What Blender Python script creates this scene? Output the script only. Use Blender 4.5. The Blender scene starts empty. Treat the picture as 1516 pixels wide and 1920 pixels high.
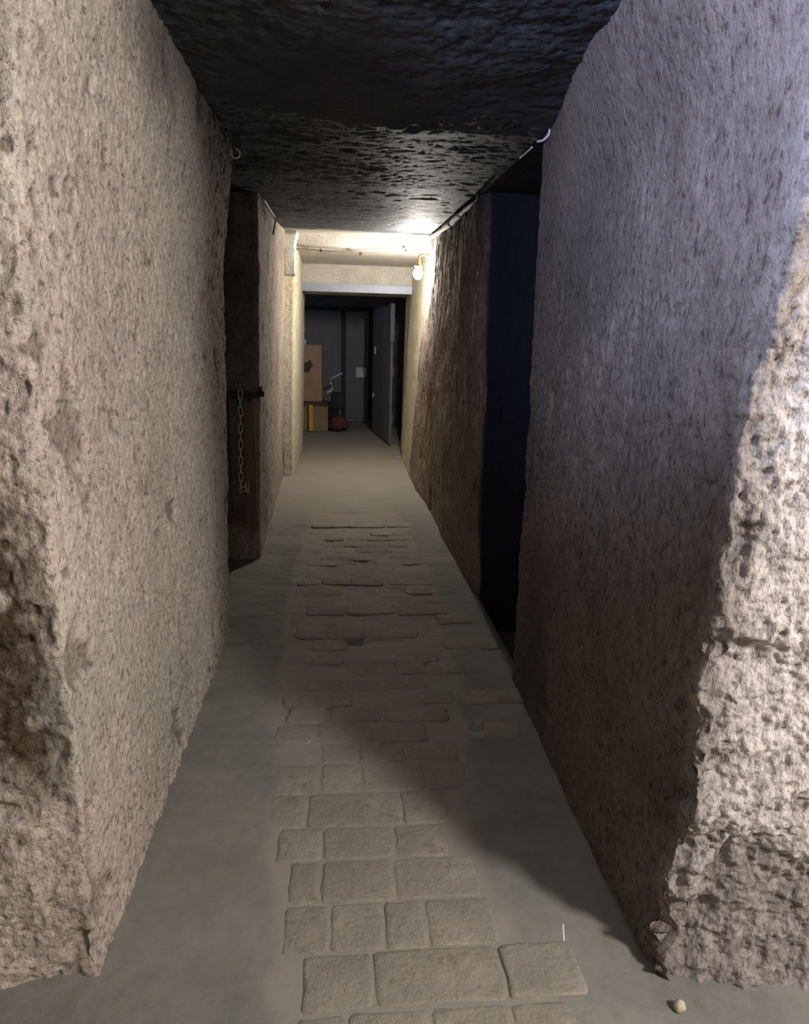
import bpy, bmesh, math, random
import numpy as np
from mathutils import Vector, Matrix

scene = bpy.context.scene
C = scene.collection
random.seed(7)
rng = np.random.default_rng(11)

# ------------------------------------------------------------------ camera
PITCH, YAW, ROLL = math.radians(13.689), math.radians(5.515), math.radians(1.5)
fwd = Vector((math.sin(YAW)*math.cos(PITCH), math.cos(YAW)*math.cos(PITCH), -math.sin(PITCH)))
r0 = Vector((math.cos(YAW), -math.sin(YAW), 0))
u0 = r0.cross(fwd)
rc = r0*math.cos(ROLL) + u0*math.sin(ROLL)
uc = u0*math.cos(ROLL) - r0*math.sin(ROLL)
cam = bpy.data.cameras.new('camera')
cam.sensor_fit = 'VERTICAL'; cam.sensor_height = 36.0; cam.lens = 24.0
cam.clip_start = 0.05; cam.clip_end = 60
co = bpy.data.objects.new('camera', cam); C.objects.link(co)
co.matrix_world = Matrix(((rc.x, uc.x, -fwd.x, 0), (rc.y, uc.y, -fwd.y, 0), (rc.z, uc.z, -fwd.z, 1.5), (0, 0, 0, 1)))
scene.camera = co

# ------------------------------------------------------------------ world, lights, exposure
w = bpy.data.worlds.new('world'); scene.world = w; w.use_nodes = True
w.node_tree.nodes['Background'].inputs[0].default_value = (0.35, 0.42, 0.6, 1)
w.node_tree.nodes['Background'].inputs[1].default_value = 0.004

def lamp(name, typ, loc, power, col, size, aim=None, spot=None):
    l = bpy.data.lights.new(name, typ); l.energy = power; l.color = col
    if typ == 'AREA':
        l.shape = 'DISK'; l.size = size
    else:
        l.shadow_soft_size = size
    if spot:
        l.spot_size = math.radians(spot); l.spot_blend = 1.0
    o = bpy.data.objects.new(name, l); C.objects.link(o); o.location = loc
    if aim is not None:
        o.rotation_euler = (Vector(aim)-Vector(loc)).to_track_quat('-Z', 'Y').to_euler()
    return o
# bare bulb of the entrance cellar, behind the right-hand pier
lamp('entrance_bulb_light', 'POINT', (1.84, -0.25, 1.98), 98, (1.0, 0.965, 0.94), 0.15)
# added cool fill above the camera, lifts the shaded walls and openings
lamp('entrance_fill_light', 'POINT', (-0.10, 0.45, 2.12), 4.2, (0.86, 0.92, 1.0), 0.10)
lamp('veil_spot_light', 'SPOT', (-0.35, 0.75, 2.15), 75, (0.52, 0.62, 1.0), 0.12, aim=(0.76, 1.55, 2.15), spot=86)  # added spot, imitates a bluish veil of glare on the upper right wall
# added dim cool fill that brightens the far room from its left side
lamp('far_room_fill_light', 'POINT', (-1.6, 11.6, 2.1), 3.0, (0.62, 0.72, 1.0), 0.2)
scene.view_settings.view_transform = 'Standard'
scene.view_settings.look = 'None'
scene.view_settings.gamma = 1.0
scene.view_settings.use_curve_mapping = False
scene.view_settings.exposure = 1.5
BULB_EMISSION = 420.0

# ------------------------------------------------------------------ helpers
def lin(r, g, b):
    f = lambda c: ((c/255+0.055)/1.055)**2.4 if c/255 > 0.04045 else c/255/12.92
    return (f(r), f(g), f(b), 1)

def hsh(ix, iy, iz):
    h = (ix.astype(np.uint32)*np.uint32(374761393)) ^ (iy.astype(np.uint32)*np.uint32(668265263)) ^ (iz.astype(np.uint32)*np.uint32(2246822519))
    h = (h ^ (h >> np.uint32(13)))*np.uint32(1274126177)
    h = h ^ (h >> np.uint32(16))
    return (h & np.uint32(0xffffff)).astype(np.float32)/np.float32(0xffffff)

def vn(P, s, seed=0.0):
    """smooth value noise in [-1,1]; s = frequency (float or 3-tuple)"""
    Q = (np.asarray(P, dtype=np.float64)*np.asarray(s) + 100.0 + seed*17.31)
    I = np.floor(Q).astype(np.int64); F = (Q-I).astype(np.float32); F = F*F*(3-2*F)
    x, y, z = I[..., 0], I[..., 1], I[..., 2]
    fx, fy, fz = F[..., 0], F[..., 1], F[..., 2]
    out = 0
    for dx in (0, 1):
        wx = fx if dx else 1-fx
        for dy in (0, 1):
            wy = fy if dy else 1-fy
            for dz in (0, 1):
                wz = fz if dz else 1-fz
                out = out + wx*wy*wz*hsh(x+dx, y+dy, z+dz)
    return out*2-1

def fbm(P, s, n=4, gain=.5, seed=0.0):
    t = 0; a = 1.0; s = np.asarray(s, dtype=float); tot = 0
    for k in range(n):
        t = t + a*vn(P, s*(2.03**k), seed+k*3.1); tot += a; a *= gain
    return t/tot

def sstep(a, b, x):
    t = np.clip((x-a)/(b-a), 0, 1); return t*t*(3-2*t)

def tag(o, label, cat, kind=None, group=None):
    o['label'] = label; o['category'] = cat
    if kind: o['kind'] = kind
    if group: o['group'] = group
    return o

def link(name, me, mat, parent=None, smooth=False):
    if smooth:
        me.polygons.foreach_set('use_smooth', np.ones(len(me.polygons), dtype=bool))
    o = bpy.data.objects.new(name, me); C.objects.link(o)
    if mat and not me.materials: me.materials.append(mat)
    if parent: o.parent = parent
    return o

def grid_mesh(name, P, flip=False, attr=None, soot=None):
    """P: (n,m,3) grid of points -> mesh"""
    n, m = P.shape[:2]
    me = bpy.data.meshes.new(name)
    idx = np.arange(n*m).reshape(n, m)
    q = np.stack([idx[:-1, :-1], idx[1:, :-1], idx[1:, 1:], idx[:-1, 1:]], -1).reshape(-1, 4)
    if flip: q = q[:, ::-1]
    me.vertices.add(n*m); me.vertices.foreach_set('co', P.astype(np.float32).ravel())
    me.loops.add(q.size); me.loops.foreach_set('vertex_index', q.astype(np.int32).ravel())
    me.polygons.add(len(q)); me.polygons.foreach_set('loop_start', np.arange(0, q.size, 4, dtype=np.int32))
    me.update(calc_edges=True)
    if soot is not None:
        a = me.attributes.new('soot', 'FLOAT', 'POINT'); a.data.foreach_set('value', soot.astype(np.float32).ravel())
    if attr is not None:
        a = me.attributes.new('wear', 'FLOAT', 'POINT'); a.data.foreach_set('value', attr.astype(np.float32).ravel())
    return me

def normals(P, sign=1):
    a = np.gradient(P, axis=0); b = np.gradient(P, axis=1)
    n = np.cross(a, b); n /= np.linalg.norm(n, axis=-1, keepdims=True)+1e-12
    return n*sign

def interp_z(z, pts):
    pts = sorted(pts); return np.interp(z, [p[0] for p in pts], [p[1] for p in pts])

def empty(name, loc=(0, 0, 0), rz=0):
    o = bpy.data.objects.new(name, None); C.objects.link(o)
    o.location = loc; o.rotation_euler = (0, 0, rz); o.empty_display_size = .05
    return o

# ------------------------------------------------------------------ materials
def nodes_of(name):
    m = bpy.data.materials.new(name); m.use_nodes = True
    nt = m.node_tree; b = nt.nodes['Principled BSDF']
    return m, nt, b

def ramp(nt, fac, stops):
    r = nt.nodes.new('ShaderNodeValToRGB'); e = r.color_ramp.elements
    while len(e) < len(stops): e.new(.5)
    for i, (p, c) in enumerate(stops): e[i].position = p; e[i].color = c
    nt.links.new(fac, r.inputs[0]); return r.outputs[0]

def noise(nt, scale, detail=6, rough=.6, vec=None, stretch=None, dist=0):
    n = nt.nodes.new('ShaderNodeTexNoise'); n.inputs['Scale'].default_value = scale
    n.inputs['Detail'].default_value = detail; n.inputs['Roughness'].default_value = rough
    n.inputs['Distortion'].default_value = dist
    g = nt.nodes.new('ShaderNodeNewGeometry')
    v = g.outputs['Position']
    if stretch:
        mp = nt.nodes.new('ShaderNodeMapping'); mp.inputs['Scale'].default_value = stretch
        nt.links.new(v, mp.inputs[0]); v = mp.outputs[0]
    nt.links.new(v, n.inputs['Vector'])
    return n.outputs[0]

def mix(nt, a, b, fac, mode='MIX'):
    m = nt.nodes.new('ShaderNodeMix'); m.data_type = 'RGBA'; m.blend_type = mode
    for s, v in ((m.inputs[0], fac), (m.inputs[6], a), (m.inputs[7], b)):
        if hasattr(v, 'is_linked') or hasattr(v, 'links'): nt.links.new(v, s)
        else: s.default_value = v
    return m.outputs[2]

def mth(nt, op, a, b=0.0, clamp=False):
    m = nt.nodes.new('ShaderNodeMath'); m.operation = op; m.use_clamp = clamp
    for s, v in ((m.inputs[0], a), (m.inputs[1], b)):
        if hasattr(v, 'links'): nt.links.new(v, s)
        else: s.default_value = v
    return m.outputs[0]

def bump(nt, b, h, strength=.5, dist=.01, prev=None):
    n = nt.nodes.new('ShaderNodeBump'); n.inputs['Strength'].default_value = strength; n.inputs['Distance'].default_value = dist
    nt.links.new(h, n.inputs['Height'])
    if prev: nt.links.new(prev, n.inputs['Normal'])
    nt.links.new(n.outputs[0], b.inputs['Normal']); return n.outputs[0]

def rough_wall(name, c0, c1, c2, stain, wearcol, sc=1.0, bstr=.6, stretch=(1, 1, 1), rough=.95, bd=.008, stainpos=(.5, .66), pit=.8, soot_shade_col=(46, 47, 48)):
    m, nt, b = nodes_of(name)
    big = noise(nt, 2.2*sc, 5, .62)
    med = noise(nt, 16*sc, 6, .65, stretch=stretch)
    col = ramp(nt, big, [(.30, c0), (.5, c1), (.70, c2)])
    spk = ramp(nt, med, [(.30, (.66, .64, .62, 1)), (.48, (1, 1, 1, 1)), (.72, (1.12, 1.1, 1.08, 1))])
    col = mix(nt, col, spk, .75, 'MULTIPLY')
    st = ramp(nt, noise(nt, 1.3*sc, 4, .55, dist=.4), [(stainpos[0], (0, 0, 0, 1)), (stainpos[1], (1, 1, 1, 1))])
    col = mix(nt, col, stain, mth(nt, 'MULTIPLY', st, .65))
    at = nt.nodes.new('ShaderNodeAttribute'); at.attribute_name = 'wear'
    col = mix(nt, col, wearcol, at.outputs['Fac'])
    # crumbly grain: dirt and relief shade painted into the pits, nodules painted paler
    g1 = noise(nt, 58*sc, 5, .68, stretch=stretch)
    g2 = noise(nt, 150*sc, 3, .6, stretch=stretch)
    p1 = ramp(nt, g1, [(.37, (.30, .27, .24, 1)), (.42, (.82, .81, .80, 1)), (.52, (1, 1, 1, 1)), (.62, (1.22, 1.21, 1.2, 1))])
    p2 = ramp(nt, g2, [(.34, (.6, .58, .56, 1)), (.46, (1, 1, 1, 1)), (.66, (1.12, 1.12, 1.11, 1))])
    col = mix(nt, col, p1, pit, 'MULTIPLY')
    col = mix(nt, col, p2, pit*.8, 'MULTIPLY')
    so = nt.nodes.new('ShaderNodeAttribute'); so.attribute_name = 'soot'
    col = mix(nt, col, lin(*soot_shade_col), so.outputs['Fac'])  # soot film; on the side-opening returns it is shade painted in
    nt.links.new(col, b.inputs['Base Color'])
    b.inputs['Roughness'].default_value = rough
    b.inputs['Specular IOR Level'].default_value = .25
    p = bump(nt, b, g2, bstr*.8, bd*.5)
    bump(nt, b, g1, bstr*1.2, bd*1.6, p)
    return m

M = {}
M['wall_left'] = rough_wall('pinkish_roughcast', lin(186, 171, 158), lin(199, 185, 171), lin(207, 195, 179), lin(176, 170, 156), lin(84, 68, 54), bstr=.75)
M['wall_right'] = rough_wall('brown_roughcast', lin(99, 91, 86), lin(110, 100, 93), lin(120, 109, 101), lin(80, 72, 66), lin(198, 189, 184), bstr=.8, stretch=(1, 1, .6))  # one even dark brown; the wear mask whitens the entrance face
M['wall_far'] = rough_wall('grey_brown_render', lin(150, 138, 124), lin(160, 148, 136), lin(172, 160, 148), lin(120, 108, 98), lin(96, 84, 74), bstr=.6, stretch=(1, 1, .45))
M['wall_far_soot_shade'] = rough_wall('hacked_brown_render', lin(142, 128, 116), lin(154, 140, 128), lin(166, 152, 140), lin(118, 100, 88), lin(88, 76, 66), bstr=.8, stretch=(1, 1, .4), soot_shade_col=(48, 51, 60))  # bluish coat colour paints in the shade of the right opening
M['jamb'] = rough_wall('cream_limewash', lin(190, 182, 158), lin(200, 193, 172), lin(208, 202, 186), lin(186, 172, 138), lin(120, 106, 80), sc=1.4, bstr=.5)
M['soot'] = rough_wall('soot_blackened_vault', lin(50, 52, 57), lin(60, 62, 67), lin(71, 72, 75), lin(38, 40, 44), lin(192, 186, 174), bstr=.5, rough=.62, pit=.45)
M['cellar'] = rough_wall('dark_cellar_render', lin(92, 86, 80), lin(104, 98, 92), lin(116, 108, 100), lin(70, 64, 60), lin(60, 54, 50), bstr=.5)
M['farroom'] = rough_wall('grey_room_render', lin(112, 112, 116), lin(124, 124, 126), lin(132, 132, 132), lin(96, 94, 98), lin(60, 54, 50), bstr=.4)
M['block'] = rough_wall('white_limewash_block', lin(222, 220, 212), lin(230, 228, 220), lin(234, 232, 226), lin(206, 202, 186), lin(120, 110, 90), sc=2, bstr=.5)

def floor_mat():
    m, nt, b = nodes_of('dusty_cement_floor')
    big = noise(nt, 2.6, 6, .6)
    col = ramp(nt, big, [(.3, lin(116, 115, 108)), (.5, lin(128, 126, 118)), (.7, lin(142, 137, 127))])
    sp = ramp(nt, noise(nt, 24, 8, .65), [(.35, (.82, .81, .8, 1)), (.55, (1, 1, 1, 1)), (.75, (1.1, 1.09, 1.07, 1))])
    col = mix(nt, col, sp, .7, 'MULTIPLY')
    at = nt.nodes.new('ShaderNodeAttribute'); at.attribute_name = 'wear'
    col = mix(nt, col, lin(150, 142, 129), at.outputs['Fac'])
    nt.links.new(col, b.inputs['Base Color']); b.inputs['Roughness'].default_value = .9
    b.inputs['Specular IOR Level'].default_value = .25
    p = bump(nt, b, noise(nt, 240, 3, .6), .25, .003)
    bump(nt, b, noise(nt, 45, 6, .65), .35, .006, p)
    return m
M['floor'] = floor_mat()

def stone_mat(name, a, c):
    m, nt, b = nodes_of(name)
    oi = nt.nodes.new('ShaderNodeObjectInfo')
    base = mix(nt, a, c, oi.outputs['Random'])
    sp = ramp(nt, noise(nt, 22, 9, .7), [(.32, (.62, .60, .58, 1)), (.5, (1, 1, 1, 1)), (.72, (1.2, 1.18, 1.15, 1))])
    col = mix(nt, base, sp, .85, 'MULTIPLY')
    du = ramp(nt, noise(nt, 5.5, 5, .6), [(.42, (0, 0, 0, 1)), (.62, (1, 1, 1, 1))])
    col = mix(nt, col, lin(140, 134, 123), mth(nt, 'MULTIPLY', du, .8))
    pit = ramp(nt, noise(nt, 130, 3, .6), [(.30, (.6, .57, .54, 1)), (.42, (1, 1, 1, 1))])
    col = mix(nt, col, pit, .7, 'MULTIPLY')
    nt.links.new(col, b.inputs['Base Color']); b.inputs['Roughness'].default_value = .92
    b.inputs['Specular IOR Level'].default_value = .25
    p = bump(nt, b, noise(nt, 190, 4, .65), .35, .004)
    bump(nt, b, noise(nt, 36, 6, .7), .7, .014, p)
    return m
M['stone'] = stone_mat('worn_tan_paving_stone', lin(148, 139, 125), lin(164, 155, 140))

def simple(name, col, rough=.7, metal=0, nscale=30, var=.25, bstr=.2, stretch=None):
    m, nt, b = nodes_of(name)
    k = 1-var
    sp = ramp(nt, noise(nt, nscale, 6, .65, stretch=stretch), [(.3, (k, k, k, 1)), (.7, (1.05, 1.05, 1.05, 1))])
    nt.links.new(mix(nt, col, sp, 1.0, 'MULTIPLY'), b.inputs['Base Color'])
    b.inputs['Roughness'].default_value = rough; b.inputs['Metallic'].default_value = metal
    bump(nt, b, noise(nt, nscale*3, 4, .6, stretch=stretch), bstr, .004)
    return m
M['plank'] = simple('grey_weathered_plank', lin(104, 106, 112), .8, 0, 9, .35, .5, (6, 6, .5))
M['brownwood'] = simple('dark_brown_wood', lin(128, 98, 86), .8, 0, 12, .4, .5, (6, 6, .5))
M['iron'] = simple('rusty_iron', lin(70, 56, 50), .75, .3, 60, .4, .4)
M['chain'] = simple('pale_galvanised_chain', lin(214, 204, 192), .6, .2, 80, .2, .2)
M['steel'] = simple('grey_painted_steel', lin(150, 156, 170), .5, .1, 20, .2, .15)
M['door'] = simple('grey_painted_door', lin(122, 122, 128), .7, 0, 8, .2, .2, (1, 1, .3))
M['card'] = simple('brown_cardboard', lin(176, 146, 122), .9, 0, 10, .18, .2)
M['card2'] = simple('dull_cardboard', lin(150, 128, 104), .9, 0, 10, .2, .2)
M['dirt'] = simple('dirt_stain', lin(92, 70, 60), .9, 0, 30, .3, .2)
M['yellow'] = simple('yellow_plastic', lin(222, 176, 52), .5, 0, 20, .15, .1)
M['redbrown'] = simple('red_brown_fabric', lin(98, 58, 52), .95, 0, 25, .35, .4)
M['dark'] = simple('black_rubber', lin(48, 50, 58), .7, 0, 20, .2, .1)
M['paper'] = simple('white_paper', lin(232, 232, 236), .8, 0, 12, .06, .05)
M['wire'] = simple('grimy_cable', lin(120, 106, 90), .7, 0, 60, .3, .1)
M['whitewire'] = simple('chalky_plaster_strip', lin(240, 240, 242), .8, 0, 50, .2, .6)
M['socket'] = simple('brass_socket', lin(190, 170, 130), .45, .5, 30, .2, .1)
M['pebble'] = simple('pale_pebble', lin(196, 186, 160), .9, 0, 60, .3, .6)
mb, nt, b_ = nodes_of('glowing_bulb')
b_.inputs['Base Color'].default_value = (1, 1, 1, 1)
b_.inputs['Emission Color'].default_value = (1.0, .955, .88, 1); b_.inputs['Emission Strength'].default_value = BULB_EMISSION
M['bulb'] = mb

# ------------------------------------------------------------------ wall builder: a plan path swept up in z
def sweep_wall(name, nodes, steps, zmax, dz, side, disp, mat, label, smooth_it=3, xshift=None, yshift=None, zmin=-.03, tmap=None):
    """nodes: [(x_base,y_base,x_top,y_top)], steps: sample step of every segment (metres)"""
    t = []
    for k in range(len(nodes)-1):
        a, b = nodes[k], nodes[k+1]
        L = math.hypot(b[0]-a[0], b[1]-a[1]); s0, s1 = steps[k] if isinstance(steps[k], tuple) else (steps[k], steps[k])
        n = max(2, int(L/((s0+s1)/2)))
        u = np.linspace(0, 1, n, endpoint=False)
        if s0 != s1:
            r = s1/s0; u = (r**u-1)/(r-1)
        t += [k+v for v in u]
    t.append(len(nodes)-1.0); t = np.array(t)
    N = np.array(nodes); ks = np.arange(len(nodes))
    base = np.stack([np.interp(t, ks, N[:, 0]), np.interp(t, ks, N[:, 1])], -1)
    top = np.stack([np.interp(t, ks, N[:, 2]), np.interp(t, ks, N[:, 3])], -1)
    for _ in range(smooth_it):
        for A in (base, top):
            A[1:-1] = (A[:-2]+2*A[1:-1]+A[2:])/4
    z = np.arange(zmin, zmax+dz, dz); v = np.clip(z/zmax, 0, 1)
    P = np.zeros((len(t), len(z), 3))
    P[..., :2] = base[:, None]*(1-v)[None, :, None] + top[:, None]*v[None, :, None]
    P[..., 2] = z[None]
    T = np.repeat((tmap(t) if tmap else t)[:, None], len(z), 1)
    if xshift: P[..., 0] += xshift(T, P[..., 2], P)
    if yshift: P[..., 1] += yshift(T, P[..., 2], P)
    Nn = normals(P, side)
    d, wear, soot = (tuple(disp(P, T))+(None,))[:3]
    P = P + Nn*d[..., None]
    me = grid_mesh(name, P, flip=side < 0, attr=wear, soot=soot)
    o = link(name, me, mat, smooth=True)
    tag(o, label, 'wall', 'structure')
    return o

def pits(P, s, lo, hi, seed=0):
    return sstep(lo, hi, vn(P, s, seed))

def rough(P, amp=1.0, seed=0, st=(1, 1, 1)):
    st = np.array(st, float)
    d = .012*fbm(P, 3.0*st, 3, .5, seed) + .006*fbm(P, 14*st, 2, .5, seed+5)
    nod = fbm(P, 62*st, 2, .7, seed+9)
    d = d + .005*nod + .005*(np.abs(fbm(P, 52*st, 2, .6, seed+19))-.25)
    pt = pits(P, 46*st, .32, .62, seed+2)*(.4+.6*sstep(-.1, .4, vn(P, 5, seed+3)))
    d = d - .009*pt
    pb = pits(P, 13*st, .58, .85, seed+7)
    d = d - .016*pb
    return d*amp, np.clip(pt*.7+pb*.6, 0, 1)

# --- near left pier and passage wall
def disp_left(P, T):
    st = (1, 1, .62)
    d, wr = rough(P, .85, 1, st)
    x, y, z = P[..., 0], P[..., 1], P[..., 2]
    front = sstep(1.06, .94, T)                       # the face towards the entrance
    arris = np.exp(-((T-1.0)/.035)**2)
    # crumbled foot of the arris
    crumble = sstep(.62, .05, z)*np.exp(-((T-.985)/.045)**2)
    d = d - .028*crumble*sstep(-.25, .5, vn(P, 9, 4)) - .012*arris*sstep(0, .7, vn(P, 12, 8))
    d = d + .012*front*fbm(P, 26, 3, .6, 3)
    # brown patch low on the entrance face, crack
    br = sstep(1.0, .95, T)*sstep(1.3, 1.05, z+.1*fbm(P, 5, 3, .6, 19))*sstep(.42, .62, z + .12*fbm(P, 5, 3, .6, 9))
    d = d - .025*br
    crack = front*np.exp(-((z-.47-.02*fbm(P, 6, 2))/.018)**2)*sstep(-.68, -.74, x)
    d = d - .03*crack
    # two gouges high up
    for (yy, zz, sy, sz) in ((1.72, 2.10, .012, .06), (1.95, 2.16, .016, .05), (2.0, 1.72, .014, .018), (1.73, .93, .02, .025)):
        g = np.exp(-((y-yy)/sy)**2-((z-zz)/sz)**2)*(1-front)
        d = d - .022*g; wr = np.maximum(wr, g*.7)
    wr = np.clip(wr*.8 + 1.0*br*sstep(-.55, .15, fbm(P, 18, 3, .6, 2)) + .3*crumble, 0, 1)
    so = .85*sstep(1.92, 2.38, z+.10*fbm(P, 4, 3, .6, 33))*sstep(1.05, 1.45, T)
    return d, wr, so
def xs_left(T, z, P):
    cove = .05*sstep(1.7, 2.36, z)*sstep(.9, 1.05, T)
    return cove
def ys_left(T, z, P):
    e = interp_z(z, [(0, 1.392), (.2, 1.383), (.9, 1.383), (1.23, 1.359), (1.53, 1.349), (1.71, 1.361), (1.9, 1.382), (2.4, 1.39)])-1.38
    return e*np.exp(-((T-1)/.3)**2)
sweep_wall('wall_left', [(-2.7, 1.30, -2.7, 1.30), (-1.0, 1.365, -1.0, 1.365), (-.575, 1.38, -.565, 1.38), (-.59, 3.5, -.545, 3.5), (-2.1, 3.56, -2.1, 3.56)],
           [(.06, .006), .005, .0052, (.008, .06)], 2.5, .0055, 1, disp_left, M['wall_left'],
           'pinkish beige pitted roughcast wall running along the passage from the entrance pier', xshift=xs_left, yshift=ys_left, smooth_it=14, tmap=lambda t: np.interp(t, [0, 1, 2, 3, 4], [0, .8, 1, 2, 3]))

# --- near right pier and passage wall
def disp_right(P, T):
    d, wr = rough(P, 1.0, 21, (1, 1, .6))
    x, y, z = P[..., 0], P[..., 1], P[..., 2]
    front = sstep(1.05, .96, T)
    lump = .03*fbm(P, (2.2, 2.2, 1.2), 2, .5, 31)*sstep(2.2, 1.2, z)
    d = d*(1-.65*sstep(1.2, 2.0, z)*(1-front)) + lump*(1-front)*.7
    nod = fbm(P, 62, 2, .55, 40)
    d = d*(1-.5*front) + front*(.008*np.maximum(nod, -.25) + .006*fbm(P, 110, 1, .5, 46) + .003*fbm(P, 18, 2, .5, 44))
    # broken arris: ragged bites
    ar = np.exp(-((T-1.0)/.07)**2)
    bite = sstep(-.15, .55, fbm(P, (9, 9, 7), 3, .6, 52))
    low = .35+.65*sstep(1.7, .2, z)
    d = d - .034*ar*bite*low
    for (zz, tt, s, a) in ((.86, .962, .03, .028), (.13, 1.015, .05, .05), (.20, .99, .03, .02), (.90, .985, .02, .03), (.62, 1.0, .03, .02), (.40, 1.01, .05, .03)):
        d = d - a*np.exp(-((z-zz)/s)**2-((T-tt)/.05)**2)
    foot = front*np.maximum(sstep(.34, .1, z+.10*fbm(P, 6, 3, .6, 3)), sstep(.0, .45, fbm(P, (3, 3, 4), 3, .6, 77))*sstep(1.0, .5, z))
    d = d - foot*.02*(1+fbm(P, 15, 2, .5, 8))
    edge = np.exp(-((T-.995)/.032)**2)*(.55+.45*sstep(-.4, .35, fbm(P, 8, 3, .6, 60)))
    wear = np.clip(front*(1-.65*foot)*(1-.72*edge)*sstep(-.75, -.15, nod), 0, 1)
    return d, wear
def xs_right(T, z, P):
    return -.10*sstep(1.95, 2.4, z)*sstep(1.0, 1.1, T)*sstep(1.95, 1.5, T)
def ys_right(T, z, P):
    e = interp_z(z, [(0, 1.265), (.06, 1.275), (.21, 1.29), (.39, 1.268), (.55, 1.24), (.73, 1.258), (.98, 1.246), (1.12, 1.232), (1.32, 1.225), (1.47, 1.22), (1.6, 1.197), (1.77, 1.161), (2.4, 1.08)])-1.249
    jag = sstep(1.9, 1.3, z)*(.018*vn(P, 9, 3)+.012*vn(P, 23, 5)+.007*vn(P, 55, 7))*np.exp(-((T-1)/.03)**2)
    return jag + e*np.where(T < 1, np.exp(-((T-1)/.25)**2), np.exp(-((T-1)/.2)**2))
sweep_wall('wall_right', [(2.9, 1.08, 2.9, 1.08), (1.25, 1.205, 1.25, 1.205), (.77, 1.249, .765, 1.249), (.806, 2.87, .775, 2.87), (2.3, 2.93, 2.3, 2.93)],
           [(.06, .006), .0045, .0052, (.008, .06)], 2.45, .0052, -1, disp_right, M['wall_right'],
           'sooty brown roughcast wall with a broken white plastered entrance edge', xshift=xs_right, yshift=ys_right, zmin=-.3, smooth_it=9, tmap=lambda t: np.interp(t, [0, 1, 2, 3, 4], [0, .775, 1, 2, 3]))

# --- far left wall (between side cellar and doorway)
def disp_far(seed, amp=.8, st=(1, 1, .4), darkened=False):
    def f(P, T):
        d, wr = rough(P, amp, seed, st)
        if not darkened: return d, np.clip(wr*.8, 0, 1)
        z = P[..., 2]
        so = sstep(1.03, .97, T)*np.clip(.12+.6*sstep(1.0, 1.6, z+.3*fbm(P, 3, 3, .6, 4))+.25*fbm(P, 9, 3, .6, 6), 0, 1)  # shade of the left opening painted onto its return, stronger higher up
        so = np.maximum(so, .8*sstep(2.2, 2.5, z+.1*fbm(P, 4, 3, .6, 33))*sstep(6.5, 5.0, P[..., 1]))
        return d, np.clip(wr*.8, 0, 1), so
    return f
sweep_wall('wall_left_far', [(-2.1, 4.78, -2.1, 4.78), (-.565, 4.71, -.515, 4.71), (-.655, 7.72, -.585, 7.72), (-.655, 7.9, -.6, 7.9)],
           [(.05, .012), .012, .015], 2.75, .011, 1, disp_far(61, .9, darkened=True), M['wall_far'],
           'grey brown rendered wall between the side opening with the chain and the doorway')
# --- far right wall
def disp_rf(P, T):
    d, wr = rough(P, 1.0, 71, (1, 1, .35))
    z, y = P[..., 2], P[..., 1]
    d = d + .02*fbm(P, 2.5, 2, .5, 3)
    so = np.maximum(sstep(1.25, .99, T), .6*sstep(2.0, 2.4, z+.1*fbm(P, 4, 3, .6, 33))*sstep(6.5, 5.0, y))  # first term paints the right opening's darkness onto its return face
    return d, np.clip(wr*.8, 0, 1), so
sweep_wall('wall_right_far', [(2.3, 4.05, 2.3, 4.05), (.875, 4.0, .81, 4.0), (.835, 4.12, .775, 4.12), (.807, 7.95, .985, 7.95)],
           [(.05, .012), .012, .012], 2.75, .011, -1, disp_rf, M['wall_far_soot_shade'],
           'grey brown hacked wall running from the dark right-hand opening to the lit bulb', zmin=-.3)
# --- doorway reveals
sweep_wall('wall_right_reveal', [(.807, 7.95, .985, 7.95), (.83, 9.38, .935, 9.38), (.90, 9.42, .95, 9.42), (.90, 10.25, .93, 10.25), (2.2, 10.3, 2.2, 10.3)],
           [.014, .012, .03, .05], 2.75, .014, -1, disp_far(81, .6), M['jamb'],
           'cream limewashed reveal of the far doorway beneath the glowing bulb')
sweep_wall('wall_left_reveal', [(-.655, 7.86, -.60, 7.86), (-.553, 7.88, -.50, 7.88), (-.553, 8.0, -.475, 8.0), (-.55, 10.07, -.49, 10.07), (-2.2, 10.15, -2.2, 10.15)],
           [.008, .01, .02, .05], 2.75, .013, 1, disp_far(91, .55, (1, 1, .6)), M['jamb'],
           'yellowish cream limewashed jamb and reveal of the far doorway facing the bulb')

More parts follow.
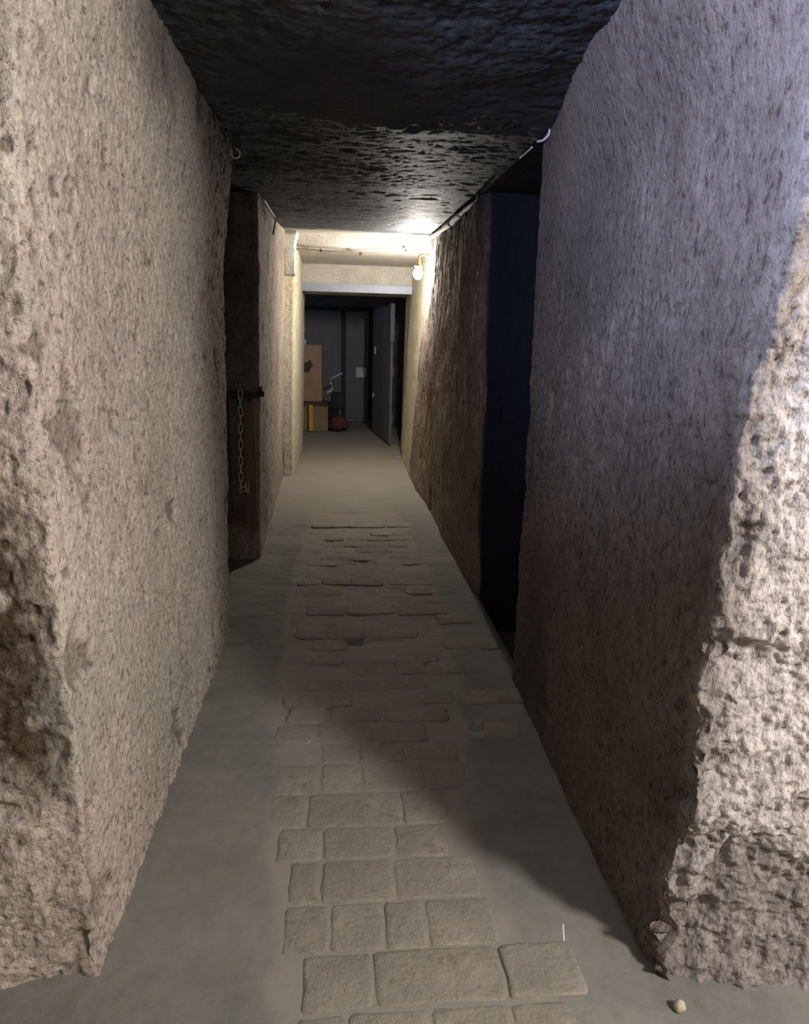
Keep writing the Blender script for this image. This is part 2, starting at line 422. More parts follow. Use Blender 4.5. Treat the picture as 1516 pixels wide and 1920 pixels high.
# --- ceiling: a profile in (y,z) swept along x
def build_ceiling():
    prof = [(-2.6, 2.36, .2), (.9, 2.36, .011), (2.87, 2.30, .012), (4.0, 2.33, .013), (5.3, 2.42, .014), (7.93, 2.66, .01), (7.98, 2.50, .014),
            (9.30, 2.49, .012), (9.34, 2.17, .03), (10.2, 2.17, .03), (10.25, 2.6, .06), (14.2, 2.55, .06)]
    yz = []
    for a, b in zip(prof[:-1], prof[1:]):
        L = math.hypot(b[0]-a[0], b[1]-a[1]); n = max(2, int(L/a[2]))
        for u in np.linspace(0, 1, n, endpoint=False): yz.append((a[0]+(b[0]-a[0])*u, a[1]+(b[1]-a[1])*u))
    yz.append(prof[-1][:2]); yz = np.array(yz)
    xs = np.concatenate([np.linspace(-2.8, -.85, 30, endpoint=False), np.arange(-.85, 1.15, .011), np.linspace(1.15, 3.0, 30)])
    P = np.zeros((len(xs), len(yz), 3)); P[..., 0] = xs[:, None]; P[..., 1] = yz[None, :, 0]; P[..., 2] = yz[None, :, 1]
    y = P[..., 1]
    near = sstep(6.5, 3.0, y)
    P[..., 2] += near*.06*sstep(.3, -.6, P[..., 0])
    N = normals(P, -1)
    d, wr = rough(P, 1.0, 101, (1, 1.3, 1))
    lvl = .35+1.1*sstep(2.9, 1.8, y)
    d = d*lvl
    # layered ridges across the vault before the lintel
    rid = sstep(4.4, 5.6, y)*sstep(8.0, 7.4, y)
    d = d + rid*.009*fbm(P, (2.2, 9, 2), 3, .55, 111)
    wear = sstep(7.2, 7.85, y+.35*fbm(P, (3, 3, 3), 3, .6, 120))*sstep(10.25, 10.15, y)*(.85+.15*vn(P, 8, 2))
    d = np.where(y > 7.9, d*.5, d)
    P = P + N*d[..., None]
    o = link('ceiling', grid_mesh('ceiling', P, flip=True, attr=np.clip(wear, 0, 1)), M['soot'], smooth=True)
    tag(o, 'soot blackened rough ceiling of the passage with cream lintel at the doorway', 'ceiling', 'structure')
build_ceiling()

# --- floor
ROWS = [1.118, 1.268, 1.424, 1.584, 1.746, 1.89, 2.06, 2.232, 2.358]
def zone(P):
    x, y = P[..., 0], P[..., 1]
    l = np.interp(y, [1.0, 1.4, 2.0, 2.3, 2.6, 4.0, 6.5], [-.10, -.16, -.24, -.22, -.26, -.32, -.25])
    r = np.interp(y, [1.0, 1.4, 2.0, 2.3, 2.6, 4.0, 6.5], [.60, .46, .38, .47, .52, .62, .5])
    q = .05*fbm(P, 7, 2, .5, 5)
    return sstep(l-.03, l+.03, x+q)*sstep(r+.04, r-.02, x+q)
def floor_height(P):
    x, y = P[..., 0], P[..., 1]
    far = sstep(2.3, 3.3, y)*sstep(6.8, 5.2, y)
    h = .006*fbm(P, 2.2, 3, .5, 131) + .002*fbm(P, 18, 3, .5, 135)
    z = zone(P)*sstep(6.4, 5.0, y)
    h = h - .004*z + far*.009*fbm(P, (5, 11, 1), 3, .55, 140)
    # broken hollows in the worn paving
    for (hx, hy, sx, sy, a) in ((.06, 4.62, .17, .10, .035), (.32, 4.05, .12, .04, .02), (.12, 3.30, .2, .04, .015), (.2, 3.02, .22, .03, .014), (-.05, 5.6, .3, .04, .014), (.1, 6.1, .3, .03, .012)):
        h = h - a*np.exp(-((x-hx)/sx)**2-((y-hy)/sy)**2)*(1+.5*vn(P, 18, 3))
    h = h - .27*sstep(.855, .885, x)*sstep(2.85, 2.88, y)*sstep(4.12, 4.09, y)  # floor sunk in the right opening, added to keep it unlit
    return h
def build_floor():
    ys = [-2.6]
    while ys[-1] < .9: ys.append(ys[-1]+.12)
    while ys[-1] < 6.5: ys.append(ys[-1]+.0085+.0016*max(0, ys[-1]-1))
    while ys[-1] < 14.2: ys.append(ys[-1]+.06)
    xs = np.concatenate([np.linspace(-2.8, -.95, 25, endpoint=False), np.arange(-.95, 1.25, .011), np.linspace(1.25, 3.0, 25)])
    P = np.zeros((len(xs), len(ys), 3)); P[..., 0] = xs[:, None]; P[..., 1] = np.array(ys)[None]
    P[..., 2] = floor_height(P)
    wear = np.clip(.75*zone(P)*sstep(7, 5, P[..., 1]) + sstep(5.0, 8.0, P[..., 1])*.7 + .25*sstep(-.05, .5, fbm(P, 3, 3, .5, 9)), 0, 1)
    o = link('floor', grid_mesh('floor', P, flip=False, attr=wear), M['floor'], smooth=True)
    tag(o, 'dusty grey cement floor with a worn band of paving stones', 'floor', 'structure')
    return o
floor = build_floor()

# --- paving stones
def stone_mesh(x0, x1, y0, y1, top, g=.006, worn=0.0):
    hw, hd = (x1-x0)/2-g, (y1-y0)/2-g; cx, cy = (x0+x1)/2, (y0+y1)/2
    j = .0025+.006*worn; rr = .007+.014*worn; out = []
    U = random.uniform
    corners = [(1, -1), (1, 1), (-1, 1), (-1, -1)]
    for k, (sx, sy) in enumerate(corners):
        ra, rb = rr*U(.5, 1.5), rr*U(.5, 1.5)
        a, b = (sx*hw, sy*(hd-ra)), (sx*(hw-rb), sy*hd)
        out += [a, b] if sx*sy > 0 else [b, a]
        nx, ny = corners[(k+1) % 4]
        for f in (.36, .68):
            out.append(((sx+(nx-sx)*f)*hw*.97 if sx != nx else sx*hw, (sy+(ny-sy)*f)*hd*.97 if sy != ny else sy*hd))
    out = [(px+U(-j, j), py+U(-j, j)) for px, py in out]
    n = len(out); bm = bmesh.new(); loops = []
    for (z, off, jz) in ((-.035, 0, 0), (top-.005, 0, 0), (top-.001, .004, .0006), (top+.0002, .012, .0006)):
        loops.append([bm.verts.new((cx+px*(1-off/hw), cy+py*(1-off/hd), z+U(-jz, jz))) for px, py in out])
    for a, b in zip(loops[:-1], loops[1:]):
        for k in range(n): bm.faces.new((a[k], a[(k+1) % n], b[(k+1) % n], b[k]))
    bm.faces.new(loops[-1])
    me = bpy.data.meshes.new('paving_stone'); bm.to_mesh(me); bm.free()
    return me
stone_rows = [
    (1.118, 1.262, [-.10, .02, .21, .40, .60]),
    (1.268, 1.424, [-.09, .085, .407, .60]),
    (1.424, 1.584, [-.15, -.023, .119, .232, .424]),
    (1.584, 1.746, [-.146, -.053, .158, .403]),
    (1.746, 1.890, [-.19, -.052, .17, .337]),
    (1.890, 2.060, [-.239, -.107, .207, .361]),
    (2.060, 2.232, [-.23, -.068, .077, .305, .464]),
    (2.232, 2.358, [-.073, .073, .248, .455]),
]
y = 2.358
while y < 5.6:
    d = random.uniform(.13, .18)
    xs = [random.uniform(-.3, -.12)]
    end = random.uniform(.42, .6)
    while xs[-1] < end: xs.append(xs[-1]+random.uniform(.15, .32))
    stone_rows.append((y, y+d, xs)); y += d
for ri, (ya, yb, xs) in enumerate(stone_rows):
    for xa, xb in zip(xs[:-1], xs[1:]):
        far = ya > 2.3
        if far and random.random() < .12: continue
        cx, cy = (xa+xb)/2, (ya+yb)/2
        base = float(floor_height(np.array([[[cx, cy, 0.]]]))[0, 0])
        if far:
            top = base + random.choice([-.001, .001, .002, .004, .005, .008])
            jx = random.uniform(-.012, .012); jy = random.uniform(-.01, .01)
            me = stone_mesh(xa+jx, xb+jx, ya+jy, yb+jy, top, g=random.uniform(.003, .009), worn=.8)
        else:
            top = base + random.uniform(.0015, .0042)
            me = stone_mesh(xa, xb, ya, yb, top, g=.0022, worn=.15)
        link('paving_stone', me, M['stone'], floor, smooth=True)

# --- enclosing faces: entrance cellar, side cellars, far room
def flat_wall(name, a, b, z0, z1, mat, label, side=1, step=.05, seed=5, amp=.8, holes=None):
    L = math.hypot(b[0]-a[0], b[1]-a[1]); n = max(4, int(L/step)); m = max(4, int((z1-z0)/step))
    u = np.linspace(0, 1, n); z = np.linspace(z0, z1, m)
    P = np.zeros((n, m, 3))
    P[..., 0] = (a[0]+(b[0]-a[0])*u)[:, None]; P[..., 1] = (a[1]+(b[1]-a[1])*u)[:, None]; P[..., 2] = z[None]
    N = normals(P, side); d, wr = rough(P, amp, seed)
    P = P+N*d[..., None]
    o = link(name, grid_mesh(name, P, flip=side < 0, attr=wr*.5), mat, smooth=True)
    return tag(o, label, 'wall', 'structure')
flat_wall('wall_entrance_left', (-2.65, -2.5), (-2.65, 1.32), 0, 2.45, M['wall_left'], 'beige side wall of the entrance cellar on the left pier side', 1, .08)
flat_wall('wall_entrance_right', (2.85, 1.1), (2.85, -2.5), 0, 2.45, M['wall_left'], 'beige side wall of the entrance cellar on the right pier side', 1, .08)
flat_wall('wall_entrance_back', (2.85, -2.5), (-2.65, -2.5), 0, 2.45, M['wall_left'], 'beige end wall of the entrance cellar behind the viewer', 1, .08)
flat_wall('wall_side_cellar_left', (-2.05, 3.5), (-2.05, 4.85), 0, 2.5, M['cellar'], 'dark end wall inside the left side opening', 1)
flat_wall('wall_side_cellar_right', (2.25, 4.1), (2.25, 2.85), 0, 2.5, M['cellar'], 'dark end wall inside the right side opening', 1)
flat_wall('wall_far_room_left', (-2.1, 10.1), (-2.1, 13.9), 0, 2.65, M['farroom'], 'grey side wall of the far room behind the boxes', 1)
flat_wall('wall_far_room_right', (2.1, 13.9), (2.1, 10.25), 0, 2.65, M['farroom'], 'grey side wall of the far room behind the plank door', 1)
flat_wall('wall_far_room_back', (-2.1, 13.95), (2.1, 13.95), 0, 2.65, M['farroom'], 'grey end wall of the far room around the panelled door', 1, .06)

# ------------------------------------------------------------------ small mesh tools
def box_bm(bm, x0, x1, y0, y1, z0, z1, bev=0.0, jit=0.0):
    r = bmesh.ops.create_cube(bm, size=1)
    vs = r['verts']
    for v in vs:
        v.co = Vector(((x0+x1)/2+v.co.x*(x1-x0), (y0+y1)/2+v.co.y*(y1-y0), (z0+z1)/2+v.co.z*(z1-z0)))
        if jit: v.co += Vector([random.uniform(-jit, jit) for _ in range(3)])
    if bev:
        es = list({e for v in vs for e in v.link_edges})
        bmesh.ops.bevel(bm, geom=es, offset=bev, segments=2, affect='EDGES', profile=.6)
def mesh_of(name, bm):
    me = bpy.data.meshes.new(name); bmesh.ops.recalc_face_normals(bm, faces=bm.faces); bm.to_mesh(me); bm.free(); return me
def box(name, x0, x1, y0, y1, z0, z1, mat, parent=None, bev=.004, jit=0.0):
    bm = bmesh.new(); box_bm(bm, x0, x1, y0, y1, z0, z1, bev, jit)
    return link(name, mesh_of(name, bm), mat, parent)
def tube_mesh(name, pts, rad, n=8, cap=True):
    pts = [Vector(p) for p in pts]; bm = bmesh.new(); loops = []
    up = Vector((0, 0, 1))
    for i, p in enumerate(pts):
        t = (pts[min(i+1, len(pts)-1)]-pts[max(i-1, 0)]).normalized()
        a = t.cross(up)
        if a.length < .05: a = t.cross(Vector((1, 0, 0)))
        a.normalize(); b = t.cross(a)
        r = rad[i] if isinstance(rad, (list, tuple)) else rad
        loops.append([bm.verts.new(p+(a*math.cos(2*math.pi*k/n)+b*math.sin(2*math.pi*k/n))*r) for k in range(n)])
    for A, B in zip(loops[:-1], loops[1:]):
        for k in range(n): bm.faces.new((A[k], A[(k+1) % n], B[(k+1) % n], B[k]))
    if cap:
        bm.faces.new(loops[0]); bm.faces.new(loops[-1][::-1])
    return mesh_of(name, bm)
def curve_pts(pts, n=8):
    """Catmull-Rom through pts"""
    p = [Vector(q) for q in pts]; p = [2*p[0]-p[1]]+p+[2*p[-1]-p[-2]]; out = []
    for i in range(1, len(p)-2):
        for k in range(n):
            t = k/n
            out.append(.5*((2*p[i])+(p[i+1]-p[i-1])*t+(2*p[i-1]-5*p[i]+4*p[i+1]-p[i+2])*t*t+(3*p[i]-p[i-1]-3*p[i+1]+p[i+2])*t**3))
    out.append(p[-2]); return out
def lathe_mesh(name, prof, n=20):
    bm = bmesh.new(); L = []
    for r, z in prof: L.append([bm.verts.new((r*math.cos(2*math.pi*k/n), r*math.sin(2*math.pi*k/n), z)) for k in range(n)])
    for A, B in zip(L[:-1], L[1:]):
        for k in range(n): bm.faces.new((A[k], A[(k+1) % n], B[(k+1) % n], B[k]))
    bm.faces.new(L[0][::-1]); bm.faces.new(L[-1])
    return mesh_of(name, bm)

# ------------------------------------------------------------------ doorway trim: white block, steel lintel
def block():
    bm = bmesh.new()
    box_bm(bm, -.60, -.485, 7.70, 7.92, 2.205, 2.64)
    bmesh.ops.subdivide_edges(bm, edges=bm.edges[:], cuts=7, use_grid_fill=True)
    for v in bm.verts:
        p = np.array([[v.co[:]]]); n = fbm(p, 14, 3, .6, 7)[0, 0]; n2 = fbm(p, 9, 2, .5, 17)[0, 0]
        v.co.x += .012*n; v.co.y += .012*n2; v.co.z += .01*n
        if v.co.z > 2.52: v.co.x += (v.co.z-2.52)*.22*(1 if v.co.x > -.55 else .1)
    return mesh_of('trim_1', bm)
o = link('trim_1', block(), M['block'], smooth=True)
tag(o, 'white limewashed stone block projecting at the top of the left jamb', 'stone block', 'structure')
o = empty('trim_2', (.2, 9.3, 2.16))
tag(o, 'grey steel lintel bar across the top of the far doorway', 'lintel', 'structure')
bm = bmesh.new(); box_bm(bm, -.76, .80, -.035, .035, .0, .094, .006)
link('lintel_bar', mesh_of('lintel_bar', bm), M['steel'], o)
bm = bmesh.new(); box_bm(bm, -.76, .80, -.06, -.03, -.012, .004, .003)
link('lower_flange', mesh_of('lower_flange', bm), M['steel'], o)

# ------------------------------------------------------------------ bulb with holder
lampo = empty('wall_bulb', (.795, 7.45, 2.235))
tag(lampo, 'bare glowing light bulb in a socket at the top of the right jamb', 'light bulb')
bulb = link('bulb', lathe_mesh('bulb', [(.004, -.062), (.022, -.056), (.036, -.043), (.045, -.024), (.048, 0), (.044, .022), (.034, .042), (.022, .058), (.017, .07)], 24), M['bulb'], lampo, smooth=True)
link('cap', lathe_mesh('cap', [(.018, .092), (.042, .070), (.044, .067), (.040, .067), (.012, .086)], 20), M['socket'], lampo, smooth=True)  # added cap, blocks the bulb's upward light onto the ceiling
sock = link('socket', lathe_mesh('socket', [(.019, .066), (.026, .072), (.027, .10), (.022, .105), (.022, .14), (.010, .15)], 18), M['socket'], lampo, smooth=True)
arm = link('bracket', tube_mesh('bracket', curve_pts([(0, 0, .145), (.015, .0, .175), (.06, .01, .185), (.165, .02, .17)], 5), .009), M['socket'], lampo, smooth=True)
link('wall_rose', lathe_mesh('wall_rose', [(.03, 0), (.034, .006), (.026, .02), (.012, .026)], 16), M['block'], lampo)
lampo.children[-1].location = (.165, .02, .168); lampo.children[-1].rotation_euler = (0, -math.pi/2, 0)

# ------------------------------------------------------------------ cables
cab = empty('lintel_cable', (0, 7.93, 2.47))
tag(cab, 'thin grimy cable clipped in a sagging line along the lintel edge', 'cable')
cp = [(-.497, -.06, -.27), (-.505, -.055, -.13), (-.495, -.05, -.02), (-.46, -.05, .015), (-.38, -.05, .012), (-.23, -.05, .008), (-.08, -.05, .0), (.06, -.05, -.004), (.20, -.05, -.012), (.35, -.05, -.006), (.56, -.05, .02), (.76, -.05, .045), (.86, -.05, .06), (.90, -.055, .02), (.905, -.06, -.02)]
link('wire', tube_mesh('wire', curve_pts(cp, 6), .0065), M['wire'], cab, smooth=True)
cl = None
for (x, z) in ((-.22, .008), (.21, -.012), (.70, .038), (-.497, -.1)):
    if cl is None:
        bm = bmesh.new(); box_bm(bm, -.011, .011, -.012, .03, -.013, .013, .003); cl = mesh_of('clip', bm)
    c = link('clip', cl, M['iron'], cab); c.location = (x, -.05, z)

def lumpy_strip(name, pts, r0, r1, mat, seed, n=12):
    cps = curve_pts(pts, n); rr = []
    for i, p in enumerate(cps):
        t = i/(len(cps)-1); k = vn(np.array([[[p.x, p.y, p.z]]]), 9, seed)[0, 0]; k2 = vn(np.array([[[p.x, p.y, p.z]]]), 22, seed)[0, 0]
        rr.append((r0+(r1-r0)*t)*(1+.35*k+.25*k2)); p += Vector((.006*k2, 0, .008*k))
    return link(name, tube_mesh(name, cps, rr, 8), mat, smooth=True)
strip = empty('ceiling_cable')
tag(strip, 'chalky white crusted cable running up the right wall and ceiling corner to the bulb', 'cable')
def corner_pt(y, off=.036):
    zc = np.interp(y, [2.87, 4.0, 5.3, 7.93], [2.30, 2.33, 2.42, 2.66])-off
    v = zc/2.75; xb = np.interp(y, [4.12, 7.95], [.835, .807]); xt = np.interp(y, [4.12, 7.95], [.775, .985])
    return (xb*(1-v)+xt*v-off, y, zc)
for k, (ys_, a, b) in enumerate((((7.75, 7.4, 7.0, 6.6, 6.2, 5.8, 5.4), .015, .021), ((5.3, 5.05, 4.8), .019, .017), ((4.72, 4.45, 4.2), .015, .010))):
    q = lumpy_strip('crusted_length', [corner_pt(v) for v in ys_], a, b, M['whitewire'], 3+k); q.parent = strip
q = lumpy_strip('drop_to_bulb', [corner_pt(7.72), (.915, 7.66, 2.55), (.905, 7.55, 2.46), (.90, 7.48, 2.42)], .007, .006, M['whitewire'], 9); q.parent = strip
q = lumpy_strip('frayed_end', [corner_pt(4.3), (.765, 4.15, 2.315), (.755, 4.08, 2.325)], .005, .003, M['whitewire'], 8); q.parent = strip
s2 = empty('loose_cable_end'); s2.location = (0, 0, 0)
tag(s2, 'short white flaking cable end hooked at the ceiling over the right opening', 'cable')
q = lumpy_strip('hooked_end', [(.76, 2.86, 2.285), (.765, 2.80, 2.275), (.775, 2.77, 2.285), (.778, 2.77, 2.31)], .006, .004, M['whitewire'], 5); q.parent = s2
q = lumpy_strip('flaking_length', [(.755, 3.13, 2.285), (.755, 3.02, 2.285), (.757, 2.93, 2.285)], .003, .005, M['whitewire'], 6); q.parent = s2
s3 = empty('corner_wire'); s3.location = (0, 0, 0)
tag(s3, 'thin wire curling down at the ceiling corner above the left side opening', 'wire')
q = link('bright_length', tube_mesh('bright_length', curve_pts([(-.495, 4.78, 2.385), (-.485, 4.95, 2.375), (-.480, 5.15, 2.372), (-.475, 5.28, 2.37)], 6), .006), M['whitewire'], s3, smooth=True)
q = link('dark_length', tube_mesh('dark_length', curve_pts([(-.475, 5.28, 2.37), (-.474, 5.35, 2.36), (-.476, 5.3, 2.31), (-.478, 5.2, 2.24)], 6), .006), M['iron'], s3, smooth=True)

# ------------------------------------------------------------------ left side opening: boards, iron bar, chain
niche = empty('board_door', (-.66, 4.66, 0))
tag(niche, 'dark brown board door with upright planks behind the hanging chain', 'door')
yb = 4.655-4.66
for (x0, x1, z0, z1) in ((.015, .088, .24, 1.12), (-.075, .0, .30, 1.13), (-.17, -.09, .28, 1.13)):
    bm = bmesh.new(); box_bm(bm, x0, x1, yb-.012, yb+.014, z0, z1, .004, .003)
    link('plank', mesh_of('plank', bm), M['brownwood'] if x0 > 0 else M['cellar'], niche)
bm = bmesh.new(); box_bm(bm, -.18, .09, yb+.015, yb+.03, .26, .36, .004)
link('rail', mesh_of('rail', bm), M['brownwood'], niche)
bar = empty('iron_bar', (-.64, 4.64, 1.165))
tag(bar, 'rusty flat iron bar across the left side opening above the chain', 'bar')
bm = bmesh.new(); box_bm(bm, -.16, .135, -.016, .012, -.018, .018, .004, .002); link('flat_bar', mesh_of('flat_bar', bm), M['iron'], bar)
bm = bmesh.new(); box_bm(bm, .035, .055, -.03, -.014, -.06, .02, .003); link('staple', mesh_of('staple', bm), M['iron'], bar)
bm = bmesh.new(); box_bm(bm, .095, .125, -.024, -.012, .0, .05, .004); link('bolt_plate', mesh_of('bolt_plate', bm), M['iron'], bar)

def link_mesh():
    pts = []; L, Wd, n = .0215, .0125, 8
    for k in range(n+1): a = -math.pi/2+math.pi*k/n; pts.append((Wd*math.sin(a), 0, L+Wd*math.cos(a)))
    for k in range(n+1): a = math.pi/2+math.pi*k/n; pts.append((Wd*math.sin(a), 0, -L+Wd*math.cos(a)))
    bm = bmesh.new(); loops = []; m = len(pts); ns = 6; r = .0042
    for i in range(m):
        p = Vector(pts[i]); t = (Vector(pts[(i+1) % m])-Vector(pts[i-1])).normalized(); a = Vector((0, 1, 0)); b = t.cross(a)
        loops.append([bm.verts.new(p+(a*math.cos(2*math.pi*k/ns)+b*math.sin(2*math.pi*k/ns))*r) for k in range(ns)])
    for i in range(m):
        A, B = loops[i], loops[(i+1) % m]
        for k in range(ns): bm.faces.new((A[k], A[(k+1) % ns], B[(k+1) % ns], B[k]))
    return mesh_of('chain_link', bm)
lm = link_mesh()
chain = empty('hanging_chain', (-.655, 4.60, 1.18))
tag(chain, 'pale metal chain hanging from the iron bar in the left side opening', 'chain')
z = 0.0
for k in range(12):
    o = link('chain_link', lm, M['chain'], chain, smooth=True)
    o.location = (-.0012*k+random.uniform(-.001, .001), 0, -.02-.0545*k)
    o.rotation_euler = (random.uniform(-.05, .05), random.uniform(-.06, .06), (math.pi/2 if k % 2 else 0)+random.uniform(-.25, .25))
o = link('chain_link', lm, M['chain'], chain, smooth=True); o.location = (.006, 0, -.648); o.rotation_euler = (.2, 1.1, .3)
hook = tube_mesh('hook', curve_pts([(.02, 0, -.665), (.014, 0, -.62), (.016, 0, -.60), (.022, 0, -.66), (.030, 0, -.675), (.038, 0, -.66), (.037, 0, -.60)], 5), .004)
link('hook', hook, M['chain'], chain, smooth=True)

# ------------------------------------------------------------------ far room: plank door, panelled door, boxes and oddments
dvec = Vector((.557-.747, 12.1-10.40, 0)); ang = math.atan2(dvec.y, dvec.x); DL = dvec.length
pd = empty('plank_door', (.752, 10.40, 0), ang)
tag(pd, 'grey weathered plank door standing open inside the far doorway', 'door')
npl = 9
for k in range(npl):
    x0 = DL*k/npl; bm = bmesh.new(); box_bm(bm, x0+.004, x0+DL/npl-.004, -.018, .018, .02+random.uniform(0, .02), 2.10+random.uniform(-.03, .02), .005, .002)
    link('plank', mesh_of('plank', bm), M['plank'], pd)
for z0 in (.35, 1.05, 1.8):
    bm = bmesh.new(); box_bm(bm, .03, DL-.03, -.045, -.018, z0, z0+.12, .005); link('batten', mesh_of('batten', bm), M['plank'], pd)
bm = bmesh.new(); box_bm(bm, -.035, .012, -.03, .035, 1.55, 2.10, .006, .004); link('edge_post', mesh_of('edge_post', bm), M['plank'], pd)
bm = bmesh.new(); box_bm(bm, DL*.78, DL*.8, .018, .05, 1.35, 1.47, .004); link('latch', mesh_of('latch', bm), M['steel'], pd)
bm = bmesh.new(); box_bm(bm, DL*.86, DL*.88, .018, .05, .62, .70, .004); link('latch', mesh_of('latch', bm), M['steel'], pd)

o = empty('door_1', (.05, 13.86, 0)); tag(o, 'grey two-leaf door at the back of the far room with a white notice', 'door', 'structure')
def leaf(x0, x1):
    bm = bmesh.new(); box_bm(bm, x0, x1, -.05, 0, .06, 2.12, .008); l = link('door_leaf', mesh_of('door_leaf', bm), M['door'], o)
    for (a, b) in ((.2, .95), (1.08, 2.0)):
        bm = bmesh.new(); box_bm(bm, x0+.07, x1-.07, -.062, -.045, a, b, .008); link('panel', mesh_of('panel', bm), M['door'], l)
leaf(-.95, -.045); leaf(.045, .49)
bm = bmesh.new(); box_bm(bm, -1.02, .60, -.02, .04, .0, 2.2, .004); link('frame_backing', mesh_of('frame_backing', bm), M['dark'], o)
bm = bmesh.new(); box_bm(bm, .03, .52, -.09, .0, .0, .055, .006); link('sill', mesh_of('sill', bm), M['door'], o)
n_ = box('paper_notice', .30, .50, 13.782, 13.788, .87, 1.06, M['paper'], bev=.001, jit=.004)
tag(n_, 'white square paper notice fixed on the far back door', 'notice')

bx = empty('cardboard_box', (-.50, 12.15, 0.0)); tag(bx, 'brown cardboard box standing on the floor under the tall carton', 'box')
bm = bmesh.new(); box_bm(bm, -.24, .275, -.1, .35, .0, .44, .006, .004); link('box_body', mesh_of('box_body', bm), M['card2'], bx)
bm = bmesh.new(); box_bm(bm, -.20, .275, -.13, .35, .445, .50, .006, .008); link('box_flap', mesh_of('box_flap', bm), M['dirt'], bx)
cb = empty('tall_carton', (-.47, 12.2, .51)); tag(cb, 'tall tan cardboard carton stained brown standing on the lower box', 'box')
bm = bmesh.new(); box_bm(bm, -.20, .14, -.05, .30, .0, .965, .006, .006); bodyo = link('carton_body', mesh_of('carton_body', bm), M['card'], cb)
bm = bmesh.new()
r = bmesh.ops.create_icosphere(bm, subdivisions=2, radius=1)
for v in r['verts']:
    k = 1+.55*fbm(np.array([[v.co[:]]]), 1.7, 3, .6, 21)[0, 0]
    v.co = Vector((-.095+v.co.x*.085*k+v.co.z*.02, -.05+v.co.y*.006, .60+v.co.z*.11*k))
link('stain', mesh_of('stain', bm), M['dirt'], bodyo, smooth=True)
bm = bmesh.new(); box_bm(bm, -.155, -.13, -.03, .0, .955, 1.05, .004); link('torn_flap', mesh_of('torn_flap', bm), M['paper'], cb)
ys = empty('yellow_level', (-.505, 11.96, 0)); tag(ys, 'yellow upright plastic bar leaning against the lower cardboard box', 'bar')
bm = bmesh.new(); box_bm(bm, -.045, .03, -.015, .025, .015, .47, .008, .003); link('yellow_body', mesh_of('yellow_body', bm), M['yellow'], ys)
bm = bmesh.new(); box_bm(bm, -.038, .02, -.02, .03, .0, .02, .004); link('end_cap', mesh_of('end_cap', bm), M['dirt'], ys)

tr = empty('hand_trolley', (-.055, 12.75, 0)); tag(tr, 'dark trolley with a bent pale metal handle beside the cardboard boxes', 'trolley')
bm = bmesh.new(); box_bm(bm, -.12, .12, .0, .28, .33, .62, .04, .015); link('trolley_body', mesh_of('trolley_body', bm), M['dark'], tr, True)
link('handle', tube_mesh('handle', [(-.20, -.05, .63), (-.16, -.05, .645), (-.085, -.05, .70), (-.12, -.05, .80), (-.17, -.05, .85), (-.04, -.05, .93), (.08, -.05, .99)], [.024, .024, .026, .024, .02, .016, .013]), M['whitewire'], tr, True)
for sx in (-.11, .11):
    link('side_rail', tube_mesh('side_rail', [(sx, .02, .05), (sx, .02, .62)], .014), M['dark'], tr, True)
    wmesh = lathe_mesh('wheel', [(.04, -.02), (.075, -.02), (.08, -.01), (.08, .01), (.075, .02), (.04, .02)], 18)
    wo = link('wheel', wmesh, M['dark'], tr, True); wo.location = (sx*1.3, .06, .082); wo.rotation_euler = (0, math.pi/2, 0)

bm = bmesh.new(); r = bmesh.ops.create_icosphere(bm, subdivisions=3, radius=1)
for v in r['verts']:
    p = np.array([[v.co[:]]]); k = fbm(p, 2.2, 3, .5, 3)[0, 0]
    v.co = Vector((v.co.x*.165*(1+.25*k), v.co.y*.15*(1+.2*k), max(-.98, v.co.z)*.135*(1+.3*k)+.13))
    if v.co.z < .004: v.co.z = .004
o = link('cloth_bundle', mesh_of('cloth_bundle', bm), M['redbrown'], smooth=True); o.location = (-.035, 12.12, .0)
tag(o, 'slumped dark red brown bundle on the floor beside the lower box', 'bundle')

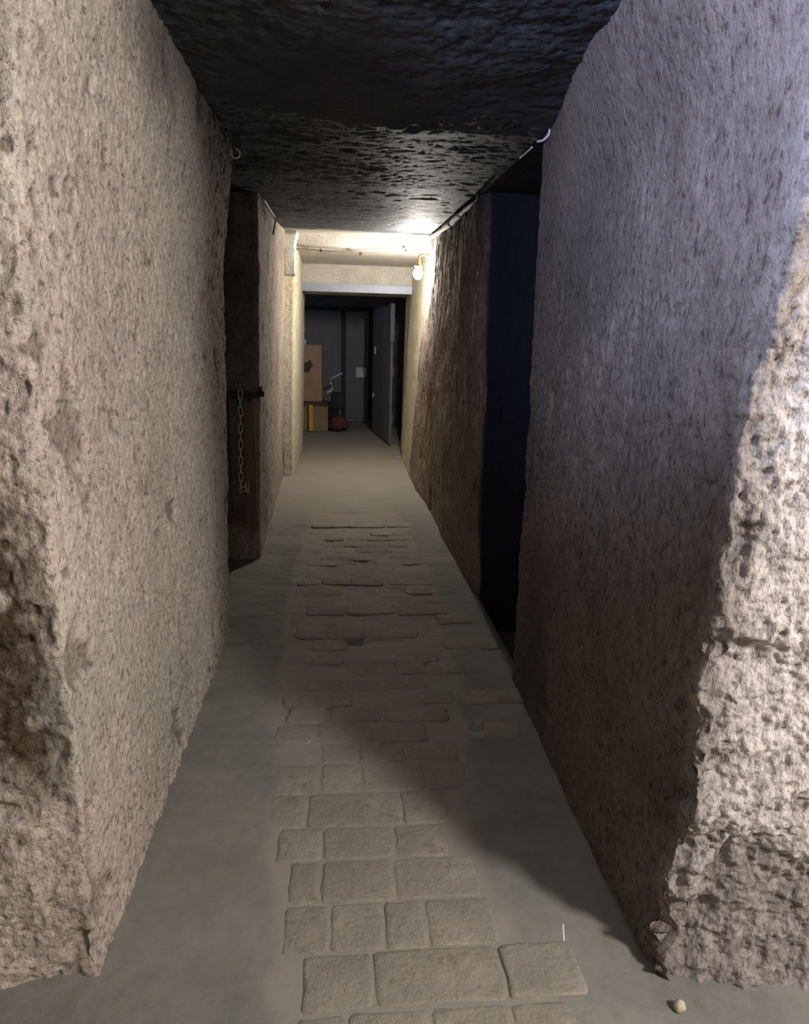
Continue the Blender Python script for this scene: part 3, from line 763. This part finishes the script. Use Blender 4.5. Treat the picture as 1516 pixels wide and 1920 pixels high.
def scrap(name, loc, w, d, label, mat):
    bm = bmesh.new(); n = 6
    vs = [[bm.verts.new(((i/(n-1)-.5)*w+random.uniform(-.01, .01), (j/(n-1)-.5)*d, .004+.012*random.random())) for j in range(n)] for i in range(n)]
    for i in range(n-1):
        for j in range(n-1): bm.faces.new((vs[i][j], vs[i+1][j], vs[i+1][j+1], vs[i][j+1]))
    bmesh.ops.solidify(bm, geom=bm.faces[:], thickness=.002)
    o = link(name, mesh_of(name, bm), mat); o.location = loc; tag(o, label, 'paper')
scrap('paper_scrap', (.33, 13.2, .006), .22, .16, 'crumpled white paper scrap on the floor before the back door', M['paper'])
scrap('wood_splinter', (.76, 9.22, .006), .10, .03, 'small white splinter on the floor by the right jamb', M['paper'])

# loose stone at the foot of the right pier
bm = bmesh.new(); bmesh.ops.create_icosphere(bm, subdivisions=3, radius=1)
for v in bm.verts:
    k = fbm(np.array([[v.co[:]]]), 1.6, 3, .5, 13)[0, 0]
    v.co = Vector((v.co.x*.013, v.co.y*.013, v.co.z*.016))*(1+.35*k)
o = link('loose_stone', mesh_of('loose_stone', bm), M['pebble'], smooth=True); o.location = (.795, 1.215, .013)
tag(o, 'small pale pebble lying at the foot of the right pier', 'stone')

# chipped white line on the floor, iron ring under the ceiling
bm = bmesh.new()
pts = [(.583, 1.405), (.600, 1.47), (.597, 1.473), (.594, 1.46), (.579, 1.405)]
lo = [bm.verts.new((x, y, -.004)) for x, y in pts]; hi = [bm.verts.new((x, y, float(floor_height(np.array([[[x, y, 0.]]]))[0, 0])+.0008)) for x, y in pts]
bm.faces.new(hi); bm.faces.new(lo[::-1])
for k in range(5): bm.faces.new((lo[k], lo[(k+1) % 5], hi[(k+1) % 5], hi[k]))
link('chalk_fleck', mesh_of('chalk_fleck', bm), M['paper'], floor)
ring = empty('ceiling_ring', (-.47, 3.38, 2.33))
tag(ring, 'small pale metal ring hanging from a plate at the ceiling edge above the left wall', 'ring')
rp = [(.02*math.sin(2*math.pi*k/16), 0, -.02+.02*math.cos(2*math.pi*k/16)) for k in range(15)]
link('ring_loop', tube_mesh('ring_loop', rp, .004), M['chain'], ring, smooth=True)
bm = bmesh.new(); box_bm(bm, -.012, .03, -.012, .012, .004, .03, .006, .004); link('fixing_plate', mesh_of('fixing_plate', bm), M['iron'], ring)
